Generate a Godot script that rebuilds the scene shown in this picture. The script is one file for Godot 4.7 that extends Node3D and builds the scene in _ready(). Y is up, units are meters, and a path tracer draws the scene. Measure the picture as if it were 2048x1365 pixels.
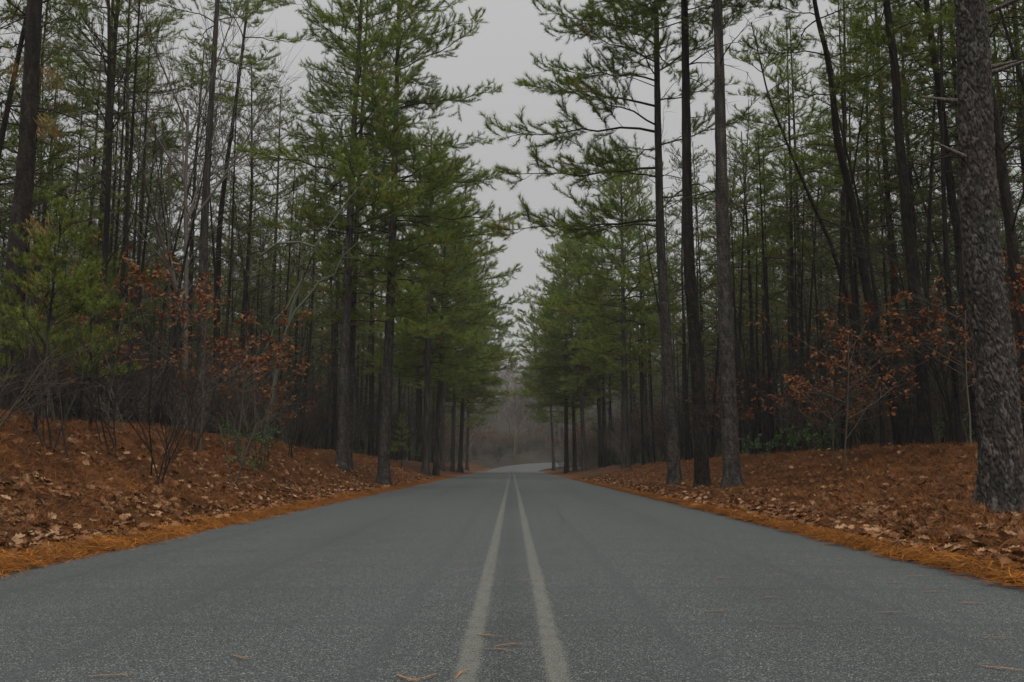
extends Node3D
# A straight park road through tall pines on an overcast winter day. y up, metres, the road runs along -z.

const EDGE_L := 3.5
const EDGE_R := 3.12
const BEND_Z := 116.0
const BEND_R := 58.0

var rng := RandomNumberGenerator.new()
var bump_noise := FastNoiseLite.new()
var low_noise := FastNoiseLite.new()
var M := {}
var used := {}
var zones := {}

# ---------------------------------------------------------------- mesh building
class MB:
	var v := PackedVector3Array()
	var n := PackedVector3Array()
	var c := PackedColorArray()
	var i := PackedInt32Array()
	var uv := PackedVector2Array()
	func tube(pts: Array, rad: Array, sides: int, col: Color, cap := true) -> void:
		var base := v.size()
		var k := pts.size()
		for a in k:
			var p: Vector3 = pts[a]
			var t: Vector3 = (pts[mini(a + 1, k - 1)] - pts[maxi(a - 1, 0)]).normalized()
			var ref := Vector3.UP if absf(t.y) < 0.9 else Vector3.RIGHT
			var x := ref.cross(t).normalized()
			var y := t.cross(x)
			for j in sides:
				var an := TAU * j / sides
				var d := x * cos(an) + y * sin(an)
				v.append(p + d * float(rad[a]))
				n.append(d)
				c.append(col)
		for a in k - 1:
			for j in sides:
				var j2 := (j + 1) % sides
				var b := base + a * sides
				i.append_array(PackedInt32Array([b + j, b + sides + j, b + sides + j2, b + j, b + sides + j2, b + j2]))
	func tri(a: Vector3, b: Vector3, d: Vector3, col: Color) -> void:
		v.append(a); v.append(b); v.append(d)
		c.append(col); c.append(col); c.append(col)
	func quad(a: Vector3, b: Vector3, d: Vector3, e: Vector3, col: Color) -> void:
		tri(a, b, d, col); tri(a, d, e, col)
	func add(o: MB, xf: Transform3D, tint := Color.WHITE) -> void:
		var base := v.size()
		v.append_array(xf * o.v)
		if o.n.size():
			n.append_array(Transform3D(xf.basis.orthonormalized(), Vector3.ZERO) * o.n)
		if tint == Color.WHITE:
			c.append_array(o.c)
		else:
			for q in o.c:
				c.append(q * tint)
		for q in o.i:
			i.append(base + q)
	func fill(am: ArrayMesh, mat: Material) -> void:
		if v.is_empty():
			return
		var arr := []
		arr.resize(Mesh.ARRAY_MAX)
		arr[Mesh.ARRAY_VERTEX] = v
		if n.size():
			arr[Mesh.ARRAY_NORMAL] = n
		if c.size():
			arr[Mesh.ARRAY_COLOR] = c
		if uv.size():
			arr[Mesh.ARRAY_TEX_UV] = uv
		if i.size():
			arr[Mesh.ARRAY_INDEX] = i
		am.add_surface_from_arrays(Mesh.PRIMITIVE_TRIANGLES, arr)
		am.surface_set_material(am.get_surface_count() - 1, mat)
	func mesh(mat: Material) -> ArrayMesh:
		var am := ArrayMesh.new()
		fill(am, mat)
		return am

func numbered(called: String) -> String:
	var k: int = used.get(called, 0)
	used[called] = k + 1
	return called if k == 0 else "%s_%03d" % [called, k]

func tag(o: Node3D, label: String, category: String, group := "") -> Node3D:
	o.set_meta("label", label)
	o.set_meta("category", category)
	if group:
		o.set_meta("group", group)
	return o

func thing(called: String, label: String, category: String, group: String, at: Vector3, turn := 0.0) -> Node3D:
	var o := Node3D.new()
	o.name = numbered(called)
	add_child(o)
	o.position = at
	o.rotation.y = turn
	tag(o, label, category, group)
	return o

func obj(called: String, mesh: Mesh, parent: Node3D) -> MeshInstance3D:
	var o := MeshInstance3D.new()
	o.mesh = mesh
	o.name = numbered(called) if parent == self else called
	parent.add_child(o, true)
	return o

func struct(called: String, mesh: Mesh) -> MeshInstance3D:
	var o := obj(called, mesh, self)
	o.set_meta("kind", "structure")
	return o

func stuff(o: Node3D) -> void:
	o.set_meta("kind", "stuff")

func rr(a: float, b: float) -> float:
	return rng.randf_range(a, b)

func rvec() -> Vector3:
	return Vector3(rr(-1, 1), rr(-1, 1), rr(-1, 1))

# ---------------------------------------------------------------- lie of the land
func prof(t: PackedFloat32Array, u: float) -> float:
	for k in range(2, t.size(), 2):
		if u < t[k]:
			var f := (u - t[k - 2]) / (t[k] - t[k - 2])
			return lerpf(t[k - 1], t[k + 1], f)
	return t[t.size() - 1]

var road_h := PackedFloat32Array([-50, 0, 96, 0, 104, -0.03, 110, -0.1, 118, -0.3, 124, -0.05, 132, 0.32, 142, 0.72, 155, 1.05, 175, 1.3, 220, 1.6, 300, 1.8])
var bank_l := PackedFloat32Array([-9, -0.05, 0, -0.012, 0.7, 0.03, 1.2, 0.2, 1.75, 0.46, 2.4, 0.85, 3.4, 1.28, 4.6, 1.42, 8, 1.55, 15, 1.9, 40, 2.8, 300, 5])
var bank_r := PackedFloat32Array([-9, -0.05, 0, -0.012, 0.8, 0.03, 1.6, 0.17, 2.2, 0.24, 3, 0.5, 4, 0.78, 5.5, 1.05, 10, 1.3, 30, 1.7, 300, 4])
var fade_l := PackedFloat32Array([-50, 1, 24, 1, 34, 0.85, 50, 0.75, 80, 0.65, 110, 0.6, 300, 0.8])
var fade_r := PackedFloat32Array([-50, 0.85, 20, 1.0, 40, 0.9, 70, 0.7, 100, 0.5, 300, 0.7])

func along(x: float, z: float) -> Vector2:      # (distance along the road, signed distance from its centre)
	if z > -BEND_Z:
		return Vector2(-z, x)
	var dx := x - BEND_R
	var dz := z + BEND_Z
	var r := sqrt(dx * dx + dz * dz)
	return Vector2(BEND_Z + BEND_R * atan2(-dz, -dx), BEND_R - r)

func road_height(s: float, u: float) -> float:
	var tilt := smoothstep(112.0, 132.0, s) * 0.05
	return prof(road_h, s) - u * tilt

func ground(x: float, z: float) -> float:
	var a := along(x, z)
	var u := a.y
	var out := (-u - EDGE_L) if u < 0.0 else (u - EDGE_R)
	var far := smoothstep(90.0, 114.0, -z)
	var h := prof(road_h, a.x) - clampf(u, -7.0, 7.0) * smoothstep(112.0, 132.0, a.x) * 0.05
	if out < 0.0:
		return h - 0.05 - far * 0.15
	var b := prof(bank_l, out) * prof(fade_l, a.x) if u < 0.0 else prof(bank_r, out) * prof(fade_r, a.x)
	h += b - far * 0.12 * (1.0 - smoothstep(0.5, 3.0, out))
	var rough := smoothstep(0.4, 2.0, out)
	h += rough * (low_noise.get_noise_2d(x, z) * 0.16 + bump_noise.get_noise_2d(x, z) * 0.1)
	h += smoothstep(140.0, 300.0, -z) * 17.0 + smoothstep(30.0, 200.0, absf(x)) * 8.0
	return h

func on_ground(x: float, z: float, sink := 0.0) -> Vector3:
	return Vector3(x, ground(x, z) - sink, z)

# ---------------------------------------------------------------- materials
func noise_tex(kind: int, freq: float, ramp: Array, size := 512, octaves := 3, ret := -1, seed_ := 1) -> NoiseTexture2D:
	var f := FastNoiseLite.new()
	f.noise_type = kind
	f.frequency = freq
	f.seed = seed_
	f.fractal_octaves = octaves
	if ret >= 0:
		f.fractal_type = FastNoiseLite.FRACTAL_NONE
		f.cellular_return_type = ret
		f.cellular_jitter = 0.9
	var t := NoiseTexture2D.new()
	t.noise = f
	t.width = size
	t.height = size
	t.seamless = true
	t.seamless_blend_skirt = 0.12
	if ramp.size():
		var g := Gradient.new()
		var offs := PackedFloat32Array()
		var cols := PackedColorArray()
		for p in ramp:
			offs.append(p[0])
			cols.append(Color(p[1], p[2], p[3]).linear_to_srgb())
		g.offsets = offs
		g.colors = cols
		t.color_ramp = g
	return t

func mat(col: Color, rough := 0.9, vcol := true) -> StandardMaterial3D:
	var m := StandardMaterial3D.new()
	m.albedo_color = col.linear_to_srgb()
	m.roughness = rough
	m.vertex_color_use_as_albedo = vcol
	m.metallic_specular = 0.3
	m.cull_mode = BaseMaterial3D.CULL_DISABLED
	return m

func make_materials() -> void:
	var cracks := noise_tex(FastNoiseLite.TYPE_CELLULAR, 0.03, [[0.0, 0.25, 0.23, 0.22], [0.12, 0.55, 0.52, 0.5], [0.4, 0.95, 0.9, 0.86], [1.0, 1.0, 0.97, 0.93]], 512, 1, FastNoiseLite.RETURN_DISTANCE2_SUB, 3)
	var cracks_h := noise_tex(FastNoiseLite.TYPE_CELLULAR, 0.03, [], 512, 1, FastNoiseLite.RETURN_DISTANCE2_SUB, 3)
	var blotch := noise_tex(FastNoiseLite.TYPE_SIMPLEX, 0.012, [[0.0, 0.55, 0.55, 0.55], [0.5, 0.8, 0.78, 0.76], [1.0, 1.0, 0.97, 0.92]], 512, 4, -1, 5)
	for kind in [["bark", 0.125, 0.115, 0.106], ["dark_bark", 0.047, 0.039, 0.033], ["pale_bark", 0.14, 0.122, 0.105]]:
		var b := mat(Color(kind[1], kind[2], kind[3]), 0.95)
		b.albedo_texture = blotch if kind[0] == "pale_bark" else cracks
		b.uv1_triplanar = true
		b.uv1_scale = Vector3(2.3, 0.8, 2.3)
		if kind[0] == "bark":
			b.heightmap_enabled = true
			b.heightmap_texture = cracks_h
			b.heightmap_scale = 0.9
		M[kind[0]] = b
	M.twig = mat(Color(0.028, 0.023, 0.019), 0.95)
	M.pale_twig = mat(Color(0.09, 0.075, 0.058), 0.9)
	var lich := mat(Color(0.11, 0.12, 0.085), 0.95)
	lich.albedo_texture = blotch
	lich.uv1_triplanar = true
	lich.uv1_scale = Vector3(3, 3, 3)
	M.lichen = lich
	var nd := mat(Color(0.235, 0.262, 0.066), 0.5)
	nd.backlight_enabled = true
	nd.backlight = Color(0.65, 0.8, 0.3)
	M.needles = nd
	var nw: StandardMaterial3D = nd.duplicate()
	nw.albedo_color = Color(0.145, 0.16, 0.05).linear_to_srgb()
	M.wood_needles = nw
	var ny := mat(Color(0.17, 0.2, 0.04), 0.5)
	ny.backlight_enabled = true
	ny.backlight = Color(0.5, 0.6, 0.2)
	M.young_needles = ny
	var lf := mat(Color(0.18, 0.076, 0.03), 0.7)
	lf.backlight_enabled = true
	lf.backlight = Color(0.6, 0.35, 0.15)
	M.rust = lf
	var hl := mat(Color(0.06, 0.12, 0.035), 0.4)
	hl.backlight_enabled = true
	hl.backlight = Color(0.3, 0.4, 0.15)
	M.holly = hl
	# ground
	var gd := mat(Color(1, 1, 1), 0.95)
	gd.albedo_texture = noise_tex(FastNoiseLite.TYPE_SIMPLEX, 0.05, [[0.0, 0.25, 0.22, 0.2], [0.35, 0.6, 0.55, 0.5], [0.6, 0.85, 0.8, 0.75], [1.0, 1.0, 1.0, 1.0]], 1024, 6, -1, 8)
	gd.uv1_triplanar = true
	gd.uv1_world_triplanar = true
	gd.uv1_scale = Vector3(0.5, 0.5, 0.5)
	M.ground = gd
	M.litter = mat(Color(0.4, 0.175, 0.036), 0.7)
	M.leaf = mat(Color(0.27, 0.145, 0.07), 0.75)
	# asphalt: stone chips of many greys bound in tar, with slow patches of tone
	var ch := noise_tex(FastNoiseLite.TYPE_CELLULAR, 0.25, [[0.0, 0.012, 0.014, 0.014], [0.3, 0.025, 0.029, 0.029], [0.62, 0.043, 0.049, 0.049], [0.86, 0.067, 0.076, 0.076], [0.95, 0.125, 0.134, 0.133], [1.0, 0.3, 0.3, 0.285]], 1024, 1, FastNoiseLite.RETURN_CELL_VALUE, 11)
	var chh := noise_tex(FastNoiseLite.TYPE_CELLULAR, 0.25, [], 1024, 1, FastNoiseLite.RETURN_DISTANCE, 11)
	var ta := mat(Color(1, 1, 1), 0.62)
	ta.metallic_specular = 0.5
	ta.albedo_texture = ch
	ta.heightmap_enabled = true
	ta.heightmap_texture = chh
	ta.heightmap_scale = -0.35
	ta.uv1_scale = Vector3(0.83, 0.83, 1)
	ta.detail_enabled = true
	ta.detail_blend_mode = BaseMaterial3D.BLEND_MODE_MUL
	ta.detail_uv_layer = BaseMaterial3D.DETAIL_UV_1
	M.asphalt = ta
	ta.detail_enabled = false
	var im := Image.create(128, 1024, false, Image.FORMAT_RGBA8)
	var wn := FastNoiseLite.new()
	wn.seed = 21
	wn.frequency = 0.11
	wn.fractal_octaves = 3
	var wl := FastNoiseLite.new()
	wl.seed = 22
	wl.frequency = 0.012
	for y in 1024:
		for x in 128:
			var across := absf(x / 127.0 - 0.5) * 2.0
			var keep := 0.55 - smoothstep(0.3, 1.0, across) * 0.8 + wn.get_noise_2d(x * 1.6, y * 1.6) * 0.75 + wl.get_noise_2d(x, y) * 0.25
			var a := clampf(keep, 0.0, 0.62)
			im.set_pixel(x, y, Color(0.44, 0.44, 0.415, a))
	var pm := StandardMaterial3D.new()
	pm.albedo_texture = ImageTexture.create_from_image(im)
	pm.transparency = BaseMaterial3D.TRANSPARENCY_ALPHA
	pm.roughness = 0.75
	pm.metallic_specular = 0.4
	M.paint = pm
	M.tar = mat(Color(0.03, 0.032, 0.032), 0.8, false)
	M.cone = mat(Color(0.1, 0.05, 0.03), 0.8)

# ---------------------------------------------------------------- pine branches
var wood_b := []      # four sizes, four variants each: MB of wood
var leaf_b := []
var wood_m := []
var leaf_m := []
var young_m := []
var coarse_wood := []
var coarse_leaf := []
var dead_b := []
var dead_m := []
const SIZES := [1.3, 2.3, 3.4]

func tuft(b: MB, p: Vector3, dir: Vector3, length: float, count: int, col: Color, coarse := false) -> void:
	for k in count:
		var d := (dir + rvec() * 0.68).normalized()
		var l := length * rr(0.7, 1.15)
		var s := d.cross(rvec()).normalized() * (rr(0.007, 0.011) if coarse else rr(0.0032, 0.0062))
		var o := p + dir * rr(-0.05, 0.03)
		b.tri(o - s, o + s, o + d * l + Vector3(0, -0.01, 0), col * rr(0.75, 1.2))

func tuft_color() -> Color:
	var k := rng.randf()
	if k < 0.035:
		return Color(1.35, 0.62, 0.6)
	if k < 0.25:
		return Color(1.1, 0.98, 0.66)
	return Color(0.78, 0.84, 0.74) * rr(0.65, 1.15)

func pine_branch(l: float, coarse: bool) -> Array:
	var w := MB.new()
	var f := MB.new()
	var pts := []
	var rad := []
	var sway := rr(-0.1, 0.1)
	var sag := rr(0.1, 0.24)
	for k in 9:
		var t := k / 8.0
		pts.append(Vector3(l * t, l * (0.16 * t - sag * t * t + 0.1 * pow(t, 4)), l * sway * sin(t * 3.0)) + rvec() * 0.025 * l * minf(1.0, t * 4))
		rad.append((0.006 + 0.0075 * l) * (1.0 - 0.86 * t))
	w.tube(pts, rad, 5, Color(0.9, 0.9, 0.9))
	var step := (0.15 if coarse else 0.125) / l
	var t := rr(0.14, 0.26)
	var side := 1.0
	while t < 1.0:
		var seg := minf(t * 8.0, 7.99)
		var a: Vector3 = pts[int(seg)]
		var b: Vector3 = pts[int(seg) + 1]
		var p := a.lerp(b, seg - int(seg))
		var tan_ := (b - a).normalized()
		var dir := (tan_.rotated(Vector3.UP, side * rr(0.25, 1.25)) + Vector3(0, rr(-0.1, 0.38), 0)).normalized()
		var len_ := (0.3 + 0.26 * l) * lerpf(1.0, 0.42, t) * rr(0.55, 1.2)
		twig(w, f, p, dir, len_, coarse, not coarse and len_ > 0.45)
		side = -side
		t += step * rr(0.7, 1.3)
	tuft(f, pts[8], (pts[8] - pts[7]).normalized(), 0.17, 14, tuft_color(), coarse)
	return [w, f]

func twig(w: MB, f: MB, p: Vector3, dir: Vector3, len_: float, coarse: bool, fork: bool) -> void:
	var q := [p]
	for k in 3:
		q.append(q[k] + (dir + Vector3(0, 0.1 * k, 0) + rvec() * 0.16).normalized() * len_ / 3.0)
	w.tube(q, [0.007, 0.005, 0.004, 0.002], 3, Color(0.8, 0.75, 0.7))
	var base_col := tuft_color()
	var d := rr(0.2, 0.4)
	while d < 1.05:
		var ss := minf(d * 3.0, 2.99)
		var e0: Vector3 = q[int(ss)]
		var e1: Vector3 = q[int(ss) + 1]
		var tp := e0.lerp(e1, ss - int(ss))
		var td := ((e1 - e0).normalized() + Vector3(0, 0.4, 0) + rvec() * 0.5).normalized()
		tuft(f, tp, td, 0.19 if coarse else 0.17, 10 if coarse else 19, base_col * rr(0.85, 1.15), coarse)
		if fork and rng.randf() < 0.45:
			twig(w, f, tp, ((e1 - e0).normalized() + rvec() * 0.8).normalized(), len_ * rr(0.3, 0.5), coarse, false)
		d += (0.13 if coarse else 0.09) / len_

func dead_branch(l: float) -> MB:
	var w := MB.new()
	var pts := [Vector3.ZERO]
	var rad := [0.016]
	var dir := Vector3(1, rr(-0.15, 0.45), rr(-0.2, 0.2)).normalized()
	for k in 6:
		dir = (dir + rvec() * 0.2 + Vector3(0, -0.05, 0)).normalized()
		pts.append(pts[k] + dir * l / 6.0)
		rad.append(0.016 * (1.0 - (k + 1) / 6.8))
	w.tube(pts, rad, 4, Color.WHITE)
	for k in int(l * 5.0):
		var a := rng.randi_range(1, 5)
		var p: Vector3 = pts[a].lerp(pts[a + 1], rng.randf())
		var dd: Vector3 = ((pts[a + 1] - pts[a]).normalized() + rvec() * 0.9).normalized()
		var q := [p]
		var ll := l * rr(0.1, 0.32)
		for j in 2:
			dd = (dd + rvec() * 0.35).normalized()
			q.append(q[j] + dd * ll * 0.5)
		w.tube(q, [0.006, 0.004, 0.002], 3, Color.WHITE)
	return w

func make_branches() -> void:
	for s in SIZES:
		var ws := []
		var fs := []
		var wm := []
		var fm := []
		var ym := []
		for k in 4:
			var r := pine_branch(s, false)
			ws.append(r[0])
			fs.append(r[1])
			wm.append(r[0].mesh(M.twig))
			fm.append(r[1].mesh(M.needles))
			ym.append(r[1].mesh(M.young_needles))
		wood_b.append(ws)
		leaf_b.append(fs)
		wood_m.append(wm)
		leaf_m.append(fm)
		young_m.append(ym)
	for s in [1.3, 2.3]:
		var ws := []
		var fs := []
		for k in 5:
			var r := pine_branch(s, true)
			ws.append(r[0])
			fs.append(r[1])
		coarse_wood.append(ws)
		coarse_leaf.append(fs)
	for k in 8:
		var d := dead_branch([0.7, 1.0, 1.4, 1.9][k % 4])
		dead_b.append(d)
		dead_m.append(d.mesh(M.twig))

# ---------------------------------------------------------------- trunks
func lean_at(lean: Array, h: float) -> Vector2:
	# lean: [height, dx, dz] triples along the trunk
	var p := [Vector3.ZERO]
	for k in range(0, lean.size(), 2):
		p.append(Vector3(lean[k + 1], lean[k], 0))
	for k in range(1, p.size()):
		if h <= p[k].y:
			var pre: Vector3 = p[maxi(k - 2, 0)]
			var post: Vector3 = p[mini(k + 1, p.size() - 1)]
			return Vector2(cubic_interpolate(p[k - 1].x, p[k].x, pre.x, post.x, (h - p[k - 1].y) / (p[k].y - p[k - 1].y)), 0)
	if p.size() == 1:
		return Vector2.ZERO
	var z: Vector3 = p[p.size() - 1]
	var y: Vector3 = p[p.size() - 2]
	var slope := (z.x - y.x) / (z.y - y.y)
	return Vector2(z.x + slope * 0.6 * (h - z.y), 0)

func trunk_radius(dia: float, h: float, top: float) -> float:
	var t := clampf(h / top, 0.0, 1.0)
	return dia * 0.5 * (1.0 + 0.22 * exp(-maxf(h, 0.0) / 0.3)) * (0.93 * (1.0 - t * 0.88) + 0.04)

func trunk_mesh(lean: Array, dia: float, top: float, sides: int, step: float, relief: float, m: Material) -> ArrayMesh:
	var b := MB.new()
	var cell := FastNoiseLite.new()
	cell.noise_type = FastNoiseLite.TYPE_CELLULAR
	cell.fractal_type = FastNoiseLite.FRACTAL_NONE
	cell.cellular_return_type = FastNoiseLite.RETURN_DISTANCE2_SUB
	cell.frequency = 1.0
	cell.seed = rng.randi() % 9999
	var val := FastNoiseLite.new()
	val.noise_type = FastNoiseLite.TYPE_CELLULAR
	val.fractal_type = FastNoiseLite.FRACTAL_NONE
	val.cellular_return_type = FastNoiseLite.RETURN_CELL_VALUE
	val.frequency = 1.0
	val.seed = cell.seed
	var wob := FastNoiseLite.new()
	wob.frequency = 0.8
	wob.seed = cell.seed
	var rows := []
	var h := -0.45
	while h < top:
		rows.append(h)
		h += step if h < 6.6 else step * 5.0
	rows.append(top)
	var a0 := rr(0, TAU)
	for y in rows:
		var o := lean_at(lean, maxf(y, 0.0))
		var r := trunk_radius(dia, y, top)
		for j in sides:
			var an := TAU * j / sides
			var root := 1.0 + 0.34 * exp(-maxf(y, 0.0) / 0.2) * pow(0.5 + 0.5 * sin(an * 4.0 + a0 + sin(an * 2.0)), 2.0)
			var q := Vector3(cos(an), 0, sin(an)) * r * root
			var s := Vector3(q.x * 15.0, y * 7.5, q.z * 15.0) + Vector3(wob.get_noise_3d(q.x * 14.0, y * 7.0, q.z * 14.0), wob.get_noise_3d(q.z * 9.0, y * 5.0 + 40.0, q.x * 9.0) * 1.6, wob.get_noise_3d(q.x * 14.0 + 70.0, y * 7.0, q.z * 14.0)) * 0.8
			var f := cell.get_noise_3dv(s)            # about -1 in a furrow, towards 0 and up on a plate
			var plate := clampf((f + 1.0) * 4.2 + 0.35 * wob.get_noise_3d(q.x * 60.0, y * 26.0, q.z * 60.0), 0.0, 1.0)
			var tone := val.get_noise_3dv(s)
			var d := relief * (plate - 0.6 + 0.35 * tone * plate)
			b.v.append(Vector3(o.x, y, o.y) + q * (1.0 + d / maxf(r, 0.03)))
			var g := 0.95 + 0.42 * tone + 0.25 * wob.get_noise_3d(q.x * 5.0, y * 1.3, q.z * 5.0)
			var warm := wob.get_noise_3d(q.x * 3.0 + 9.0, y, q.z * 3.0)
			var shade := clampf(lerpf(0.4, 1.0, plate) * g, 0.15, 1.6) * 0.8
			b.c.append(0.8 * Color(shade * (1.0 + 0.12 * warm), shade, shade * (1.0 - 0.08 * warm)))
	for k in rows.size() - 1:
		for j in sides:
			var j2 := (j + 1) % sides
			var q := k * sides
			b.i.append_array(PackedInt32Array([q + j, q + sides + j, q + sides + j2, q + j, q + sides + j2, q + j2]))
	b.n.resize(b.v.size())
	for k in range(0, b.i.size(), 3):
		var nn := (b.v[b.i[k + 2]] - b.v[b.i[k]]).cross(b.v[b.i[k + 1]] - b.v[b.i[k]])
		for e in 3:
			b.n[b.i[k + e]] += nn
	for k in b.n.size():
		b.n[k] = b.n[k].normalized() if b.n[k].length_squared() > 0.0 else Vector3.UP
	return b.mesh(m)

func crown_reach(h: float, low: float, top: float, reach: float) -> float:
	var t := clampf((h - low) / (top - low), 0.0, 1.0)
	return reach * minf(lerpf(0.72, 1.0, minf(t / 0.22, 1.0)), pow(1.0 - t, 0.6) * 1.2 + 0.1)

func branch_pose(base: Vector3, yaw: float, pitch: float, size: float) -> Transform3D:
	var b := Basis(Vector3.UP, yaw) * Basis(Vector3.BACK, pitch) * Basis(Vector3.RIGHT, rr(-0.25, 0.25))
	return Transform3D(b.scaled(Vector3.ONE * size), base)

func put_branch(tree: Node3D, base: Vector3, yaw: float, pitch: float, length: float, young := false) -> void:
	var s := 0 if length < 1.6 else 1 if length < 2.7 else 2
	var k := rng.randi() % 4
	var w := obj("branch", wood_m[s][k], tree)
	w.transform = branch_pose(base, yaw, pitch, length / SIZES[s])
	stuff(obj("needles", (young_m if young else leaf_m)[s][k], w))

# A pine by the road: d = {x, z, dia, top, low, reach, lean, gap, whorl, dead, label, extra}
func big_pine(d: Dictionary) -> Node3D:
	var at := on_ground(d.x, d.z)
	var t := thing("pine_tree", d.label, "pine tree", "tall pines standing along the road", at)
	var far: bool = d.z < -36.0
	var lean: Array = d.get("lean", [])
	var close: bool = d.z > -12.0
	var mesh := trunk_mesh(lean, d.dia, d.top, 150 if close else 12 if far else 30, 0.017 if close else 0.5 if far else 0.07, 0.021 if close else 0.006 if far else 0.013, M[d.get("bark", "bark")])
	obj("trunk", mesh, t)
	var h: float = d.low
	while h < d.top - 0.5:
		var n: int = d.get("whorl", 4)
		var a0 := rr(0, TAU)
		for k in n:
			var len_: float = crown_reach(h, d.low, d.top, d.reach) * rr(0.5, 1.18)
			var up := lerpf(-0.08, 0.75, smoothstep(0.2, 1.0, (h - float(d.low)) / (float(d.top) - float(d.low)))) + rr(-0.12, 0.12)
			var hh := h + rr(-0.15, 0.15)
			var o := lean_at(lean, hh)
			put_branch(t, Vector3(o.x, hh, 0), a0 + TAU * k / n + rr(-0.3, 0.3), up, len_)
		h += d.get("gap", 0.68) * rr(0.8, 1.2)
	for e in d.get("extra", []):      # [height, yaw in degrees, pitch in degrees, length]
		put_branch(t, Vector3(lean_at(lean, e[0]).x, e[0], 0), deg_to_rad(e[1]), deg_to_rad(e[2]), e[3])
	for k in int(d.get("dead", 0)):
		var hh := rr(d.get("dead_low", 1.5), d.low + 1.0)
		var w := obj("dead_branch", dead_m[rng.randi() % 8], t)
		w.transform = branch_pose(Vector3(lean_at(lean, hh).x, hh, 0), rr(0, TAU), rr(-0.2, 0.5), rr(0.7, 1.5))
	return t

# ---------------------------------------------------------------- pines of the wood: shared crowns
var wood_trees := []      # [trunk mesh, limbs mesh, crown mesh, lean name]
func make_wood_tree(top: float, low: float, reach: float, gap: float, whorl: int, dead: int, dia: float, bend: float, rich: float) -> void:
	var lean := [top * 0.3, bend * rr(0.3, 0.6), top * 0.65, bend * rr(0.8, 1.2), top, bend * 1.3 + rr(-0.3, 0.3)]
	var limbs := MB.new()
	var leaves := MB.new()
	var h := low
	while h < top - 0.3:
		var a0 := rr(0, TAU)
		for k in whorl:
			if rng.randf() > rich:
				continue
			var len_ := crown_reach(h, low, top, reach) * rr(0.55, 1.15)
			var s := 0 if len_ < 1.6 else 1
			var q := rng.randi() % 5
			var hh := h + rr(-0.25, 0.25)
			var xf := branch_pose(Vector3(lean_at(lean, hh).x, hh, 0), a0 + TAU * k / whorl + rr(-0.4, 0.4), lerpf(0.0, 0.7, (h - low) / (top - low)) + rr(-0.2, 0.2), len_ / SIZES[s])
			limbs.add(coarse_wood[s][q], xf)
			leaves.add(coarse_leaf[s][q], xf)
		h += gap * rr(0.75, 1.25)
	for k in dead:
		var hh := rr(top * 0.08, low + 1.0)
		limbs.add(dead_b[rng.randi() % 8], branch_pose(Vector3(lean_at(lean, hh).x, hh, 0), rr(0, TAU), rr(-0.3, 0.6), rr(0.7, 1.5)))
	wood_trees.append([trunk_mesh(lean, dia, top, 9, 0.6, 0.004, M.dark_bark), limbs.mesh(M.twig), leaves.mesh(M.wood_needles), limbs, leaves])

# ---------------------------------------------------------------- leafless trees and shrubs
func leaf_shape(b: MB, p: Vector3, dir: Vector3, l: float, col: Color) -> void:
	var s := dir.cross(rvec()).normalized()
	var u := s.cross(dir)
	var w := l * rr(0.3, 0.42)
	var a := p + dir * l * 0.45
	var tip := p + dir * l + u * l * rr(-0.3, 0.1)
	var fold := u * w * rr(0.2, 0.7)
	b.tri(p, a + s * w + fold, tip, col)
	b.tri(p, tip, a - s * w + fold, col * 0.92)

func grow(w: MB, f: MB, p: Vector3, dir: Vector3, l: float, r: float, depth: int, o: Dictionary) -> void:
	var n := 4
	var pts := [p]
	var rad := [r]
	for k in n:
		dir = (dir + rvec() * float(o.wander) + Vector3(0, o.rise, 0)).normalized()
		pts.append(pts[k] + dir * l / n)
		rad.append(r * (1.0 - 0.6 * (k + 1) / n))
	w.tube(pts, rad, 5 if r > 0.03 else 3, Color.WHITE * rr(0.75, 1.1))
	if depth <= 0:
		if f != null:
			for k in int(o.leaves):
				var q: Vector3 = pts[rng.randi_range(n - 1, n)] + rvec() * 0.06
				var ld: Vector3 = (dir + rvec() * 0.8 + Vector3(0, -0.35, 0)).normalized()
				leaf_shape(f, q, ld, rr(0.07, 0.13) * float(o.get("leaf", 1.0)), Color(1, 1, 1) * rr(0.5, 1.2) * Color(1, rr(0.85, 1.15), rr(0.8, 1.2)))
		return
	for k in int(o.kids):
		var t := rr(0.25, 1.0)
		var s := minf(t * n, n - 0.01)
		var q: Vector3 = pts[int(s)].lerp(pts[int(s) + 1], s - int(s))
		var sd: Vector3 = dir.cross(rvec()).normalized()
		if o.get("flat", false):
			sd = Vector3(sd.x, sd.y * 0.3, sd.z).normalized()
		var nd := (dir * float(o.keep) + sd).normalized()
		grow(w, f, q, nd, l * rr(0.4, 0.65), r * lerpf(0.6, 0.3, t), depth - 1, o)

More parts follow.
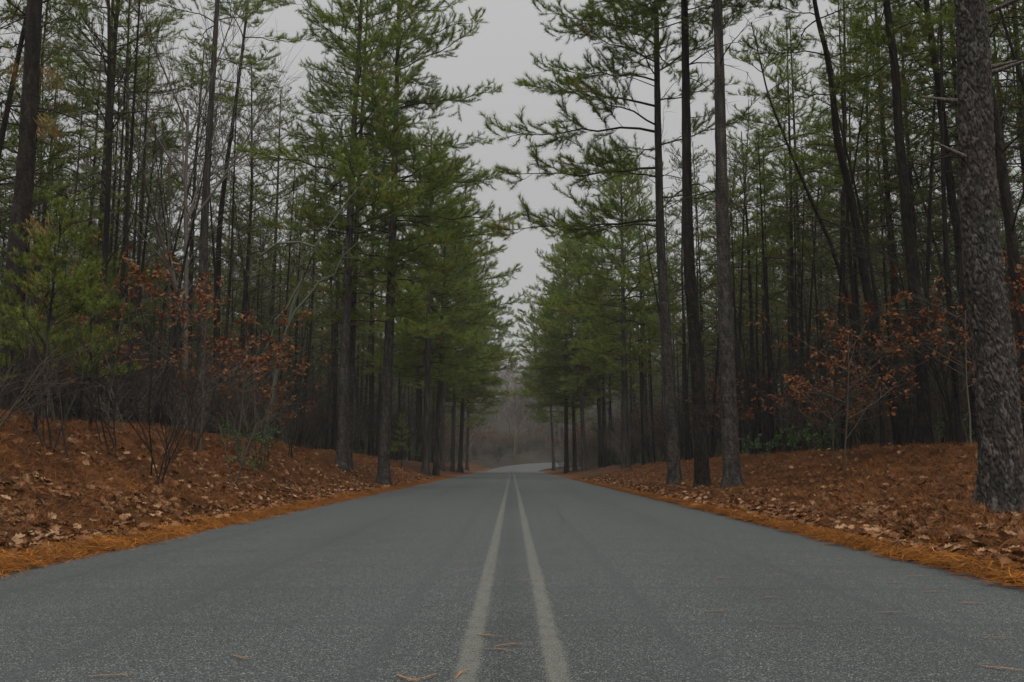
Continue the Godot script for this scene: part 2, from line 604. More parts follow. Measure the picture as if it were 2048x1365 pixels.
var shrubs := []
var rust_trees := []
var bare_trees := []
var hollies := []
func make_leafless() -> void:
	for k in 5:
		var w := MB.new()
		for s in 3 + k % 3:
			grow(w, null, rvec() * Vector3(0.12, 0, 0.12), Vector3(rr(-0.5, 0.5), 1, rr(-0.5, 0.5)).normalized(), rr(1.1, 1.9), 0.015, 2, {"wander": 0.16, "rise": 0.02, "kids": 6, "keep": 1.2})
		shrubs.append([w.mesh(M.pale_twig if k % 2 else M.twig)])
	for k in 4:
		var w := MB.new()
		var f := MB.new()
		grow(w, f, Vector3.ZERO, Vector3(rr(-0.15, 0.15), 1, rr(-0.15, 0.15)).normalized(), 2.9, 0.024, 2, {"wander": 0.1, "rise": 0.03, "kids": 9, "keep": 0.6, "leaves": 9, "leaf": 0.9, "flat": true})
		rust_trees.append([w.mesh(M.pale_twig), f.mesh(M.rust)])
	for k in 4:
		var w := MB.new()
		grow(w, null, Vector3.ZERO, Vector3(rr(-0.06, 0.06), 1, rr(-0.06, 0.06)).normalized(), rr(14.0, 17.0), 0.17, 3, {"wander": 0.05, "rise": 0.05, "kids": 9, "keep": 1.5})
		bare_trees.append([w.mesh(M.pale_bark), w])
	for k in 2:
		var w := MB.new()
		var f := MB.new()
		for s in 4:
			grow(w, f, Vector3.ZERO, Vector3(rr(-0.9, 0.9), 1, rr(-0.9, 0.9)).normalized(), 0.8, 0.008, 1, {"wander": 0.15, "rise": 0.02, "kids": 7, "keep": 0.8, "leaves": 16, "leaf": 0.6, "flat": true})
		hollies.append([w.mesh(M.twig), f.mesh(M.holly)])

func plant(called: String, parts: Array, kinds: Array, label: String, category: String, group: String, x: float, z: float, size: Vector3, turn: float, tilt := Vector2.ZERO) -> Node3D:
	var t := thing(called, label, category, group, on_ground(x, z, 0.05))
	t.basis = Basis.from_euler(Vector3(tilt.y, turn, tilt.x)).scaled(size)
	for k in kinds.size():
		var o := obj(kinds[k], parts[k], t)
		if kinds[k] == "leaves" or kinds[k] == "stems":
			stuff(o)
	return t

func young_pine(x: float, z: float, height: float, label: String) -> void:
	var t := thing("young_pine", label, "pine sapling", "young green pines under the tall trees", on_ground(x, z, 0.05))
	var lean := [height, rr(-0.25, 0.25)]
	obj("stem", trunk_mesh(lean, 0.03 + height * 0.01, height, 7, 0.25, 0.0, M.dark_bark), t)
	var h := height * 0.32
	while h < height:
		for k in 3:
			put_branch(t, Vector3(lean_at(lean, h).x, h, 0), rr(0, TAU), lerpf(0.0, 0.9, h / height) + rr(-0.1, 0.15), lerpf(0.34, 0.14, (h / height - 0.3) / 0.7) * height * rr(0.6, 1.0), true)
		h += rr(0.2, 0.36)

# ---------------------------------------------------------------- the scene
func _ready() -> void:
	rng.seed = 4711
	# camera: crouched over the centre line, tilted up a little
	var cam := Camera3D.new()
	cam.name = "camera"
	add_child(cam)
	cam.position = Vector3(0, 0.72, 0)
	cam.rotation.x = atan(247.5 / 1800.0)
	cam.fov = rad_to_deg(2.0 * atan(682.5 / 1800.0))
	cam.near = 0.05
	cam.far = 900.0
	cam.current = true
	# overcast sky
	var env := Environment.new()
	env.background_mode = Environment.BG_SKY
	var im := Image.create(512, 256, false, Image.FORMAT_RGBF)
	var veil := FastNoiseLite.new()
	veil.seed = 41
	veil.frequency = 0.9
	veil.fractal_octaves = 4
	for y in 256:
		var up := sin((0.5 - (y + 0.5) / 256.0) * PI)
		var ring := sqrt(1.0 - up * up)
		for x in 512:
			var an := TAU * x / 512.0
			var l := 0.045
			if up > 0.0:       # an even cloud deck, brighter overhead than near the horizon
				l = 0.192 * (1.0 + pow(up, 2.5)) * (1.0 + 0.02 * veil.get_noise_3d(cos(an) * ring, up * 3.0, sin(an) * ring))
			im.set_pixel(x, y, Color(l, l, l * 1.005))
	var sm := PanoramaSkyMaterial.new()
	sm.panorama = ImageTexture.create_from_image(im)
	var sky := Sky.new()
	sky.sky_material = sm
	env.sky = sky
	env.tonemap_mode = Environment.TONE_MAPPER_LINEAR
	env.tonemap_exposure = 2.3
	env.fog_enabled = true
	env.fog_density = 0.00045
	env.fog_light_color = Color(0.9, 0.9, 0.89)
	env.sdfgi_enabled = true
	env.ssao_enabled = true
	env.ssil_enabled = true
	var we := WorldEnvironment.new()
	we.name = "world_environment"
	we.environment = env
	add_child(we)
	var sun := DirectionalLight3D.new()
	sun.name = "cloud_light"
	sun.light_energy = 0.5
	sun.light_color = Color(1.0, 0.99, 0.97)
	sun.light_angular_distance = 80.0
	sun.shadow_enabled = true
	sun.rotation = Vector3(deg_to_rad(-64), deg_to_rad(12), 0)
	add_child(sun)

	low_noise.seed = 5
	low_noise.frequency = 0.22
	bump_noise.seed = 6
	bump_noise.frequency = 1.7
	make_materials()
	make_branches()
	build_ground()
	build_road()
	roadside_pines()
	make_leafless()
	woods()
	undergrowth()
	litter()
	tell_apart()

# labels that several things share get each thing's place among them, from left to right
func tell_apart() -> void:
	var words := ["leftmost", "second from left", "third from left", "fourth from left", "fifth from left", "sixth from left", "seventh from left", "eighth from left", "ninth from left", "tenth from left"]
	var same := {}
	for c in get_children():
		if c is Node3D and c.has_meta("label"):
			same.get_or_add(c.get_meta("label"), []).append(c)
	for text in same:
		var list: Array = same[text]
		if list.size() < 2 or list.size() > 10:
			continue
		list.sort_custom(func(a, b): return a.position.x / -a.position.z < b.position.x / -b.position.z)
		for k in list.size():
			list[k].set_meta("label", "%s, %s" % [text, "rightmost" if k == list.size() - 1 else words[k]])

func build_ground() -> void:
	var xs := [0.0, 1.5, 2.6, 3.0]
	var x := 3.1
	while x < 9.0:
		xs.append(x)
		x += 0.15
	while x < 20.0:
		xs.append(x)
		x += 0.6
	while x < 72.0:
		xs.append(x)
		x += 1.5
	while x < 420.0:
		xs.append(x)
		x *= 1.3
	var all := []
	for k in range(xs.size() - 1, 0, -1):
		all.append(-xs[k])
	all.append_array(xs)
	var zs := []
	var z := 10.0
	while z > -450.0:
		zs.append(z)
		z -= 0.17 if z > -16.0 else 0.35 if z > -40.0 else 1.0 if z > -180.0 else 8.0
	var b := MB.new()
	var tone := FastNoiseLite.new()
	tone.seed = 31
	tone.frequency = 0.25
	tone.fractal_octaves = 4
	for zz in zs:
		for xx in all:
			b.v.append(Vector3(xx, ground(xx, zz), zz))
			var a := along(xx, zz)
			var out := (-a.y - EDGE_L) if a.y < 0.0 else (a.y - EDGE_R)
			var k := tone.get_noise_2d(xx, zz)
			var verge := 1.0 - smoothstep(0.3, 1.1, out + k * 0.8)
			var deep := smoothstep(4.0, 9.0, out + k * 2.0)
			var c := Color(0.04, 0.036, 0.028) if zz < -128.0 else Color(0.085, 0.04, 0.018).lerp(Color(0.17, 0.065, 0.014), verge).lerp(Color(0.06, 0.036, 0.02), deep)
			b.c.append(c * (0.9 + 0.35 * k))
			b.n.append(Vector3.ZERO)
	var w := all.size()
	for r in zs.size() - 1:
		for q in w - 1:
			var o := r * w + q
			b.i.append_array(PackedInt32Array([o, o + w, o + w + 1, o, o + w + 1, o + 1]))
	for r in zs.size():
		for q in w:
			var o := r * w + q
			var dx := b.v[r * w + mini(q + 1, w - 1)] - b.v[r * w + maxi(q - 1, 0)]
			var dz := b.v[mini(r + 1, zs.size() - 1) * w + q] - b.v[maxi(r - 1, 0) * w + q]
			b.n[o] = dx.cross(dz).normalized()
	struct("ground", b.mesh(M.ground))

func road_point(s: float, u: float, lift := 0.0) -> Vector3:
	var h := road_height(s, u) + lift - absf(u) * 0.006
	if s <= BEND_Z:
		return Vector3(u, h, -s)
	var th := (s - BEND_Z) / BEND_R
	var r := BEND_R - u
	return Vector3(BEND_R - r * cos(th), h, -BEND_Z - r * sin(th))

func ribbon(u0: float, u1: float, s0: float, s1: float, step: float, cuts: int, lift: float, uv_of_width: bool, ragged := 0.0) -> MB:
	var b := MB.new()
	var rag := FastNoiseLite.new()
	rag.seed = 77
	rag.frequency = 1.3
	var n := int((s1 - s0) / step)
	for k in n + 1:
		var s := s0 + (s1 - s0) * k / n
		for q in cuts + 1:
			var t := float(q) / cuts
			var u := lerpf(u0, u1, t)
			if q == 0:
				u += rag.get_noise_1d(s) * ragged
			elif q == cuts:
				u += rag.get_noise_1d(s + 500.0) * ragged
			b.v.append(road_point(s, u, lift))
			b.n.append(Vector3.UP)
			if not uv_of_width:      # worn wheel paths, a coarse dark joint down the middle, damp patches
				var wheel := exp(-pow((absf(u - 0.05) - 0.85) / 0.35, 2.0)) + exp(-pow((absf(u - 0.05) - 2.35) / 0.35, 2.0))
				var joint := exp(-pow(u / 0.07, 2.0))
				var k2 := 0.93 + 0.12 * wheel - 0.22 * joint + 0.22 * low_noise.get_noise_2d(u * 0.9, s * 0.35) + 0.1 * bump_noise.get_noise_2d(u, s)
				b.c.append(Color(k2, k2, k2))
			b.uv.append(Vector2(t, s * 0.35) if uv_of_width else Vector2(u, s))
	var w := cuts + 1
	for k in n:
		for q in cuts:
			var o := k * w + q
			b.i.append_array(PackedInt32Array([o, o + w, o + w + 1, o, o + w + 1, o + 1]))
	return b

func build_road() -> void:
	var road := struct("road", ribbon(-EDGE_L, EDGE_R, -8.0, BEND_Z + BEND_R * 1.9, 0.4, 40, 0.0, false, 0.06).mesh(M.asphalt))
	obj("painted_line", ribbon(-0.226, -0.09, -6.0, 114.0, 0.5, 1, 0.004, true).mesh(M.paint), road)
	obj("painted_line", ribbon(0.09, 0.226, -6.0, 114.0, 0.5, 1, 0.004, true).mesh(M.paint), road)
	var pts := [[1.13, -29.0], [0.97, -21.8], [0.75, -14.6], [0.66, -11.9], [0.56, -10.5], [0.56, -9.7]]
	var b := MB.new()
	for k in 5:
		for j in 8:
			var p0 := Vector2(pts[k][0], pts[k][1]).lerp(Vector2(pts[k + 1][0], pts[k + 1][1]), j / 8.0) + Vector2(sin(k * 9.0 + j * 2.1), 0) * 0.02
			var j2 := j + 1
			var p1 := Vector2(pts[k][0], pts[k][1]).lerp(Vector2(pts[k + 1][0], pts[k + 1][1]), j2 / 8.0) + Vector2(sin(k * 9.0 + j2 * 2.1) if j2 < 8 else sin((k + 1) * 9.0), 0) * 0.02
			var w := 0.0018
			var y0 := 0.003 - p0.x * 0.006
			var y1 := 0.003 - p1.x * 0.006
			b.quad(Vector3(p0.x - w, y0, p0.y), Vector3(p1.x - w, y1, p1.y), Vector3(p1.x + w, y1, p1.y), Vector3(p0.x + w, y0, p0.y), Color.WHITE)
	obj("crack", b.mesh(M.tar), road)

func roadside_pines() -> void:
	var list := [
		{"x": -8.34, "z": -15.0, "dia": 0.36, "top": 19.0, "low": 9.5, "reach": 2.6, "lean": [2.5, -0.1, 4.7, -0.07, 7.5, -0.13], "dead": 8, "bark": "dark_bark", "label": "thick dark pine trunk with shaggy brown tufts at the far left of the bank"},
		{"x": -14.64, "z": -32.0, "dia": 0.34, "top": 20.0, "low": 12.0, "reach": 2.6, "lean": [7.0, -0.33, 11.2, -0.4, 16.2, -0.48], "dead": 14, "gap": 0.8, "whorl": 3, "bark": "dark_bark", "label": "stout pine right of the thick dark trunk at far left, second large trunk"},
		{"x": -12.85, "z": -30.0, "dia": 0.24, "top": 17.0, "low": 11.0, "reach": 2.0, "lean": [6.5, -0.34, 10.5, -0.53, 15.2, -0.73], "dead": 10, "gap": 0.9, "whorl": 3, "bark": "dark_bark", "extra": [[9.6, 15, 25, 2.2], [9.9, -20, 20, 2.6], [5.2, -60, 10, 1.5], [5.6, 60, 10, 1.4], [5.4, 10, 5, 1.5], [5.0, 180, 5, 1.3]], "label": "slim dark pine with low green boughs reaching right over the left bank"},
		{"x": -9.65, "z": -28.0, "dia": 0.36, "top": 20.0, "low": 11.5, "reach": 2.2, "lean": [6.4, -0.18, 10.1, -0.17, 14.5, -0.12], "dead": 8, "gap": 1.0, "whorl": 3, "label": "tall upright grey-brown pine trunk beside the pale hardwood on the left bank"},
		{"x": -10.5, "z": -32.0, "dia": 0.28, "top": 19.5, "low": 12.5, "reach": 2.6, "lean": [6.9, -0.18, 9.3, -0.11, 13.0, 0.22, 16.6, 0.47], "dead": 8, "gap": 0.9, "whorl": 3, "bark": "dark_bark", "label": "dark pine trunk bowing to the right, just right of the upright grey-brown trunk"},
		{"x": -18.65, "z": -45.0, "dia": 0.24, "top": 21.0, "low": 12.0, "reach": 2.0, "lean": [11.0, -0.5, 17.2, -0.5], "dead": 14, "gap": 0.9, "whorl": 3, "bark": "dark_bark", "label": "thin pine standing back between the low green boughs and the upright grey trunk"},
		{"x": -5.45, "z": -29.0, "dia": 0.36, "top": 19.5, "low": 6.4, "reach": 3.6, "lean": [7.3, 0.06, 11.5, 0.14, 16.1, 0.29], "dead": 9, "dead_low": 3.5, "gap": 0.7, "whorl": 3, "label": "front one of two touching pine trunks on the left verge"},
		{"x": -5.62, "z": -31.2, "dia": 0.26, "top": 18.5, "low": 7.5, "reach": 2.8, "lean": [6.1, 0.05, 10.3, 0.12, 17.3, 0.28], "dead": 6, "dead_low": 3.0, "gap": 0.78, "label": "thinner rear one of two touching pine trunks on the left verge"},
		{"x": -4.24, "z": -30.0, "dia": 0.42, "top": 19.0, "low": 5.6, "reach": 3.6, "lean": [3.7, 0.08, 7.5, 0.14, 10.2, 0.18, 14.7, 0.21], "dead": 6, "dead_low": 2.5, "gap": 0.7, "whorl": 3, "extra": [[10.4, 0, -2, 3.7], [9.0, 10, -6, 3.6], [13.0, 5, 12, 3.5], [15.2, 0, 18, 3.1], [14.4, -15, 15, 3.1], [16.2, 10, 22, 2.6]], "label": "thick pine with heavy green crown over the road, right of the touching pair"},
		{"x": -4.76, "z": -50.0, "dia": 0.40, "top": 19.5, "low": 5.5, "reach": 4.5, "lean": [8.2, 0.05], "dead": 5, "dead_low": 3.0, "gap": 0.66, "whorl": 4, "label": "left roadside pine with wide drooping crown, right of the small green shrub"},
		{"x": -4.53, "z": -54.0, "dia": 0.38, "top": 19.5, "low": 5.8, "reach": 4.3, "lean": [8.3, 0.28], "dead": 4, "dead_low": 3.0, "gap": 0.66, "whorl": 4, "label": "pine close behind the wide drooping crown on the left, leaning to the road"},
		{"x": -5.08, "z": -66.0, "dia": 0.36, "top": 19.5, "low": 6.0, "reach": 4.4, "lean": [8.6, 0.13], "dead": 4, "dead_low": 3.0, "label": "slimmer left roadside pine standing midway down the straight"},
		{"x": -4.84, "z": -74.0, "dia": 0.36, "top": 20.0, "low": 6.0, "reach": 4.8, "lean": [9.7, 0.12], "dead": 4, "dead_low": 3.0, "label": "left roadside pine, third from the far end of the row"},
		{"x": -4.51, "z": -79.0, "dia": 0.42, "top": 20.0, "low": 6.0, "reach": 4.8, "lean": [7.1, 0.2], "dead": 4, "dead_low": 3.0, "label": "stout left roadside pine, second from the far end of the row"},
		{"x": -4.85, "z": -98.0, "dia": 0.36, "top": 19.5, "low": 4.8, "reach": 5.2, "lean": [8.6, 0.11], "dead": 4, "dead_low": 2.0, "label": "farthest pine of the left roadside row, where the road bends away"},
		{"x": 5.21, "z": -9.7, "dia": 0.44, "top": 20.0, "low": 8.6, "reach": 2.4, "lean": [0.7, 0.02, 1.9, 0.03, 2.5, -0.02, 3.7, -0.01, 5.8, 0.06], "dead": 0, "label": "massive pine trunk with scaly plated bark at the right edge, nearest of all"},
		{"x": 4.84, "z": -20.0, "dia": 0.39, "top": 20.0, "low": 11.6, "reach": 2.6, "lean": [2.4, -0.02, 5.5, -0.03, 11.2, 0.03], "dead": 7, "dead_low": 6.0, "label": "bare grey pine trunk on the right verge, rightmost of three close together"},
		{"x": 4.60, "z": -22.0, "dia": 0.37, "top": 20.0, "low": 12.2, "reach": 3.0, "lean": [3.1, -0.06, 5.9, -0.18, 12.3, -0.11], "dead": 12, "dead_low": 4.0, "bark": "dark_bark", "label": "dark pine trunk on the right verge, middle one of three close together"},
		{"x": 4.60, "z": -25.7, "dia": 0.38, "top": 19.0, "low": 13.0, "reach": 3.4, "lean": [3.6, -0.13, 7.0, -0.24, 10.4, -0.25, 13.9, -0.22], "dead": 10, "dead_low": 3.5, "gap": 0.66, "whorl": 4,
			"extra": [[13.4, 175, 12, 3.5], [14.2, 190, 15, 3.2], [15.0, 178, 18, 2.8], [12.6, 180, 14, 3.0], [12.0, 165, 10, 3.4], [11.2, 185, 4, 4.2], [10.6, 200, 6, 3.4], [10.4, 172, -2, 4.6], [9.3, 183, -4, 4.5], [9.0, 205, 0, 3.0], [7.7, 178, -4, 4.8], [7.5, 160, 0, 3.2], [8.4, 30, 5, 2.6], [10.0, -20, 8, 2.8], [11.4, 10, 10, 2.6], [12.3, -40, 10, 2.8], [11.9, 240, 8, 2.6], [9.9, 130, 5, 2.6]],
			"label": "right roadside pine with long arching boughs reaching over the road, leftmost of three close together"},
		{"x": 6.02, "z": -48.0, "dia": 0.40, "top": 17.5, "low": 5.2, "reach": 4.3, "lean": [10.8, 0.0], "dead": 6, "dead_low": 2.5, "gap": 0.68, "label": "right roadside pine with pale green crown behind the long arching boughs"},
		{"x": 7.29, "z": -50.0, "dia": 0.28, "top": 16.0, "low": 8.0, "reach": 2.4, "lean": [8.2, 0.0], "dead": 10, "dead_low": 2.5, "label": "thin pine set back just right of the pale green crown"},
		{"x": 7.55, "z": -75.0, "dia": 0.34, "top": 17.0, "low": 7.0, "reach": 2.8, "lean": [12.4, 0.09], "dead": 6, "dead_low": 2.5, "label": "slim pine of the right far row, standing further from the road"},
		{"x": 8.45, "z": -78.0, "dia": 0.34, "top": 17.0, "low": 7.0, "reach": 2.8, "lean": [12.9, 0.1], "dead": 6, "dead_low": 2.5, "label": "slim pine of the right far row, the one deepest into the wood"},
		{"x": 5.31, "z": -67.0, "dia": 0.38, "top": 18.5, "low": 5.5, "reach": 4.6, "lean": [7.5, -0.15], "dead": 4, "dead_low": 2.5, "label": "right far row pine leaning to the road, right of the darkest trunk"},
		{"x": 5.20, "z": -75.0, "dia": 0.36, "top": 19.5, "low": 5.5, "reach": 4.8, "lean": [8.2, -0.13], "dead": 4, "dead_low": 2.5, "label": "right far row pine half hidden between two thicker trunks"},
		{"x": 4.19, "z": -70.0, "dia": 0.38, "top": 18.8, "low": 5.2, "reach": 4.4, "lean": [7.9, 0.03], "dead": 4, "dead_low": 2.5, "bark": "dark_bark", "label": "darkest trunk of the right far row, close to the road"},
		{"x": 4.73, "z": -103.0, "dia": 0.38, "top": 19.5, "low": 5.5, "reach": 5.4, "lean": [9.9, -0.35], "dead": 6, "dead_low": 2.5, "label": "farthest pine of the right roadside row, alone by the bend"},
		{"x": 9.45, "z": -22.0, "dia": 0.27, "top": 17.0, "low": 9.0, "reach": 2.2, "lean": [1.8, -0.21, 2.7, -0.47, 5.5, -0.78, 6.4, -0.91, 7.8, -1.16, 9.7, -1.26, 11.5, -1.56], "dead": 16, "bark": "dark_bark", "gap": 0.9, "whorl": 3, "label": "reddish pine leaning strongly left over the right bank"},
		{"x": 11.02, "z": -30.0, "dia": 0.22, "top": 18.0, "low": 8.0, "reach": 1.8, "lean": [7.7, 0.3, 11.2, 0.57, 15.9, 0.76], "dead": 14, "bark": "dark_bark", "gap": 0.9, "whorl": 3, "label": "slim straight pine crossing behind the strongly leaning one on the right"},
		{"x": 8.69, "z": -19.0, "dia": 0.29, "top": 17.0, "low": 8.6, "reach": 2.4, "lean": [1.2, 0.0, 2.8, -0.02, 4.8, -0.09, 5.6, -0.12, 7.1, -0.17, 8.5, -0.17, 10.0, -0.27], "dead": 16, "bark": "dark_bark", "gap": 0.9, "whorl": 3, "label": "dark pine bristling with dead branches, second trunk left of the massive one"},
		{"x": 10.25, "z": -20.0, "dia": 0.26, "top": 17.0, "low": 8.4, "reach": 2.2, "lean": [0.7, 0.02, 2.4, -0.04, 4.9, -0.07, 5.5, -0.15, 7.0, -0.22, 8.5, -0.3, 10.4, -0.44], "dead": 16, "bark": "dark_bark", "gap": 0.9, "whorl": 3, "label": "dark pine immediately left of the massive plated trunk on the right"},
		{"x": 12.56, "z": -32.0, "dia": 0.2, "top": 18.0, "low": 9.0, "reach": 1.8, "lean": [7.1, 0.34, 9.9, 0.53, 16.7, 0.84], "dead": 14, "bark": "dark_bark", "gap": 0.9, "whorl": 3, "label": "thin pine tilting right in the right wood, beyond the strongly leaning one"},
		{"x": 10.93, "z": -35.0, "dia": 0.22, "top": 18.0, "low": 8.0, "reach": 1.9, "lean": [8.9, 0.22, 12.0, 0.31], "dead": 14, "bark": "dark_bark", "gap": 0.85, "whorl": 3, "label": "thin pine between the bare grey verge trunk and the leaning reddish one"},
		{"x": 11.08, "z": -28.0, "dia": 0.2, "top": 14.0, "low": 9.0, "reach": 2.0, "lean": [4.4, -0.39, 6.4, -0.88, 8.0, -1.5, 9.8, -2.15, 11.9, -2.79], "dead": 12, "bark": "dark_bark", "gap": 0.8, "whorl": 3, "label": "thin crooked pine curving far to the left in the right wood"},
		{"x": 10.72, "z": -40.0, "dia": 0.28, "top": 15.0, "low": 8.0, "reach": 2.4, "lean": [9.1, 0.06, 13.2, -0.05], "dead": 12, "bark": "dark_bark", "gap": 0.75, "whorl": 4, "label": "medium pine just right of the bare grey verge trunk, standing back"},
		{"x": 8.12, "z": -14.0, "dia": 0.2, "top": 15.0, "low": 7.0, "reach": 1.8, "lean": [5.2, -0.25, 7.4, -0.5], "dead": 12, "bark": "dark_bark", "gap": 0.9, "whorl": 3, "label": "dark slender pine at the right edge of the picture, behind the massive trunk"},
		{"x": 12.56, "z": -45.0, "dia": 0.2, "top": 17.0, "low": 8.0, "reach": 1.8, "lean": [10.7, 0.26, 14.1, 0.28], "dead": 12, "bark": "dark_bark", "gap": 0.85, "whorl": 3, "label": "pole-thin pine deep behind the bare grey verge trunk on the right"},
	]
	for d in list:
		var t := big_pine(d)
		if d.z == -9.7:      # stubs of lost branches on the nearest trunk
			for e in [[5.0, 20, 0.35], [3.9, 200, 0.25], [4.6, 160, 0.3], [5.6, -30, 0.5], [4.9, -10, 0.4]]:
				var b := MB.new()
				b.tube([Vector3.ZERO, Vector3(0.25, 0.05, 0), Vector3(0.25 + e[2], 0.16, 0.05)], [0.035, 0.028, 0.012], 8, Color.WHITE)
				var o := obj("branch_stub", b.mesh(M.bark), t)
				o.transform = Transform3D(Basis(Vector3.UP, deg_to_rad(e[1])), Vector3(lean_at(d.lean, e[0]).x, e[0], 0))
		if d.z == -15.0:     # shaggy tufts of dead needles caught on the trunk
			for e in [[6.4, 150, 0.9], [5.2, 10, 0.5], [3.4, -30, 0.8], [3.0, 60, 0.5], [2.4, 20, 0.6], [6.2, 60, 0.6]]:
				var b := MB.new()
				for k in 26:
					tuft(b, rvec() * float(e[2]) * 0.32 + Vector3(0.2, 0, 0), Vector3(0.5, -0.6, 0).normalized(), 0.2, 10, Color(1.6, 0.62, 0.75) * rr(0.7, 1.2))
				var o := obj("dead_needles", b.mesh(M.needles), t)
				o.transform = Transform3D(Basis(Vector3.UP, deg_to_rad(e[1])), Vector3(0, e[0], 0))

func zone_text(x: float, d: float) -> String:
	var r := absf(x) / d
	if x < 0.0:
		if r < 0.1: return "behind the far left row"
		if r < 0.15: return "behind the left heavy green crowns"
		if r < 0.19: return "behind the touching left trunks"
		if r < 0.25: return "left of the touching trunks"
		if r < 0.32: return "behind the lichened left hardwood"
		if r < 0.37: return "behind the upright left trunk"
		if r < 0.43: return "right of the left green boughs"
		if r < 0.48: return "behind the left green boughs"
		return "behind the shaggy left trunk"
	if r < 0.09: return "behind the far right row"
	if r < 0.13: return "behind the pale green crown"
	if r < 0.18: return "behind the long arching boughs"
	if r < 0.24: return "behind the three close trunks"
	if r < 0.3: return "right of the bare verge trunk"
	if r < 0.38: return "behind the strongly leaning pine"
	if r < 0.47: return "left of the massive trunk"
	return "behind the massive right trunk"

func woods() -> void:
	make_wood_tree(17, 6.5, 2.3, 0.6, 3, 36, 0.2, 0.0, 0.85)
	make_wood_tree(16, 5.0, 2.4, 0.62, 3, 40, 0.18, 0.7, 0.82)
	make_wood_tree(18, 7.5, 2.5, 0.6, 4, 36, 0.24, -0.4, 0.75)
	make_wood_tree(15, 4.6, 2.3, 0.6, 4, 30, 0.2, 0.5, 0.75)
	make_wood_tree(18.5, 7.0, 2.8, 0.62, 4, 26, 0.3, 0.1, 0.85)
	make_wood_tree(19, 7.5, 2.9, 0.64, 4, 26, 0.32, -0.2, 0.85)
	make_wood_tree(13, 4.4, 2.0, 0.66, 4, 28, 0.15, 1.5, 0.65)
	make_wood_tree(14, 5.0, 2.0, 0.66, 4, 26, 0.15, -1.2, 0.65)
	make_wood_tree(10, 3.2, 1.8, 0.56, 4, 24, 0.11, 0.4, 0.7)
	var width := ["slim", "slim", "medium", "slim", "stout", "stout", "thin", "thin", "short thin"]
	var taken := []
	for c in get_children():
		if c is Node3D and c.has_meta("category") and c.get_meta("category") == "pine tree":
			taken.append(Vector2(c.position.x, c.position.z))
	var made := 0
	var tries := 0
	var spots := []
	while made < 258 and tries < 20000:
		tries += 1
		var d := 13.0 + 105.0 * pow(rng.randf(), 0.75)
		var side := -1.0 if rng.randf() < 0.5 else 1.0
		var inner := 6.6 if d > 34.0 else 10.5
		var x := rr(inner, maxf(inner + 1.0, d * 0.62 + 3.0)) * side
		if d < 16.0 and absf(x) < 9.0:
			continue
		var p := Vector2(x, -d)
		var ok := true
		var room := 1.5 if d < 60.0 else 2.0
		for q in taken:
			if q.distance_squared_to(p) < room * room:
				ok = false
				break
		if not ok:
			continue
		taken.append(p)
		made += 1
		spots.append(p)
	spots.sort_custom(func(a, b): return a.x / -a.y < b.x / -b.y)
	var rows := []
	var count := {}
	for p in spots:
		var k := rng.randi() % 9
		if absf(p.x) < 11.0 and k < 4 and rng.randf() < 0.4:
			k = 4 + rng.randi() % 2
		var turn := rr(0, TAU)
		var bend: float = cos(turn) * [0.0, 0.7, -0.4, 0.5, 0.1, -0.2, 1.5, -1.2, 0.4][k]
		var deep := "nearer in" if p.y > -30.0 else "midway in" if p.y > -48.0 else "deep in" if p.y > -68.0 else "deeper still" if p.y > -90.0 else "far off"
		var text: String = width[k] + (" left-leaning" if bend < -0.45 else " right-leaning" if bend > 0.45 else " upright") + " pine " + deep + ", " + zone_text(p.x, -p.y)
		count[text] = count.get(text, 0) + 1
		rows.append([p, k, turn, text])
	for r in rows:
		var text: String = r[3]
		var p: Vector2 = r[0]
		var t := thing("pine_tree", text, "pine tree", "dark pines crowded in the wood", on_ground(p.x, p.y, 0.1), r[2])
		t.scale = Vector3.ONE * rr(0.85, 1.15)
		var w: Array = wood_trees[r[1]]
		obj("trunk", w[0], t)
		stuff(obj("limbs", w[1], t))
		stuff(obj("crown", w[2], t))
	# dead and suppressed poles: bare dark stems with snapped side twigs
	var poles := []
	for k in 4:
		var top := rr(8.0, 13.0)
		var lean := [top * 0.4, rr(-0.3, 0.3), top, rr(-1.2, 1.2)]
		var lm := MB.new()
		for q in 26:
			var hh := rr(1.0, top * 0.97)
			lm.add(dead_b[rng.randi() % 8], branch_pose(Vector3(lean_at(lean, hh).x, hh, 0), rr(0, TAU), rr(-0.2, 0.8), rr(0.4, 1.1)))
		poles.append([trunk_mesh(lean, rr(0.1, 0.16), top, 8, 0.6, 0.003, M.dark_bark), lm.mesh(M.twig)])
	var set_ := 0
	while set_ < 240:
		var d := 15.0 + 60.0 * rng.randf()
		var x := rr(8.5 if d < 34.0 else 6.6, d * 0.6 + 2.0) * (-1.0 if rng.randf() < 0.45 else 1.0)
		var free := true
		for q in taken:
			if q.distance_squared_to(Vector2(x, -d)) < 0.8:
				free = false
		if not free:
			continue
		taken.append(Vector2(x, -d))
		set_ += 1
		var k := rng.randi() % 4
		var t := thing("dead_tree", "%s bare dead pole, %s, %s" % [["straight", "crooked", "tilting", "spindly"][k], "nearer in" if d < 26.0 else "midway in" if d < 42.0 else "deep in" if d < 58.0 else "far off", zone_text(x, d)], "dead tree", "bare dead poles among the pines", on_ground(x, -d, 0.1), rr(0, TAU))
		t.scale = Vector3.ONE * rr(0.9, 1.3)
		obj("trunk", poles[k][0], t)
		stuff(obj("dead_branches", poles[k][1], t))
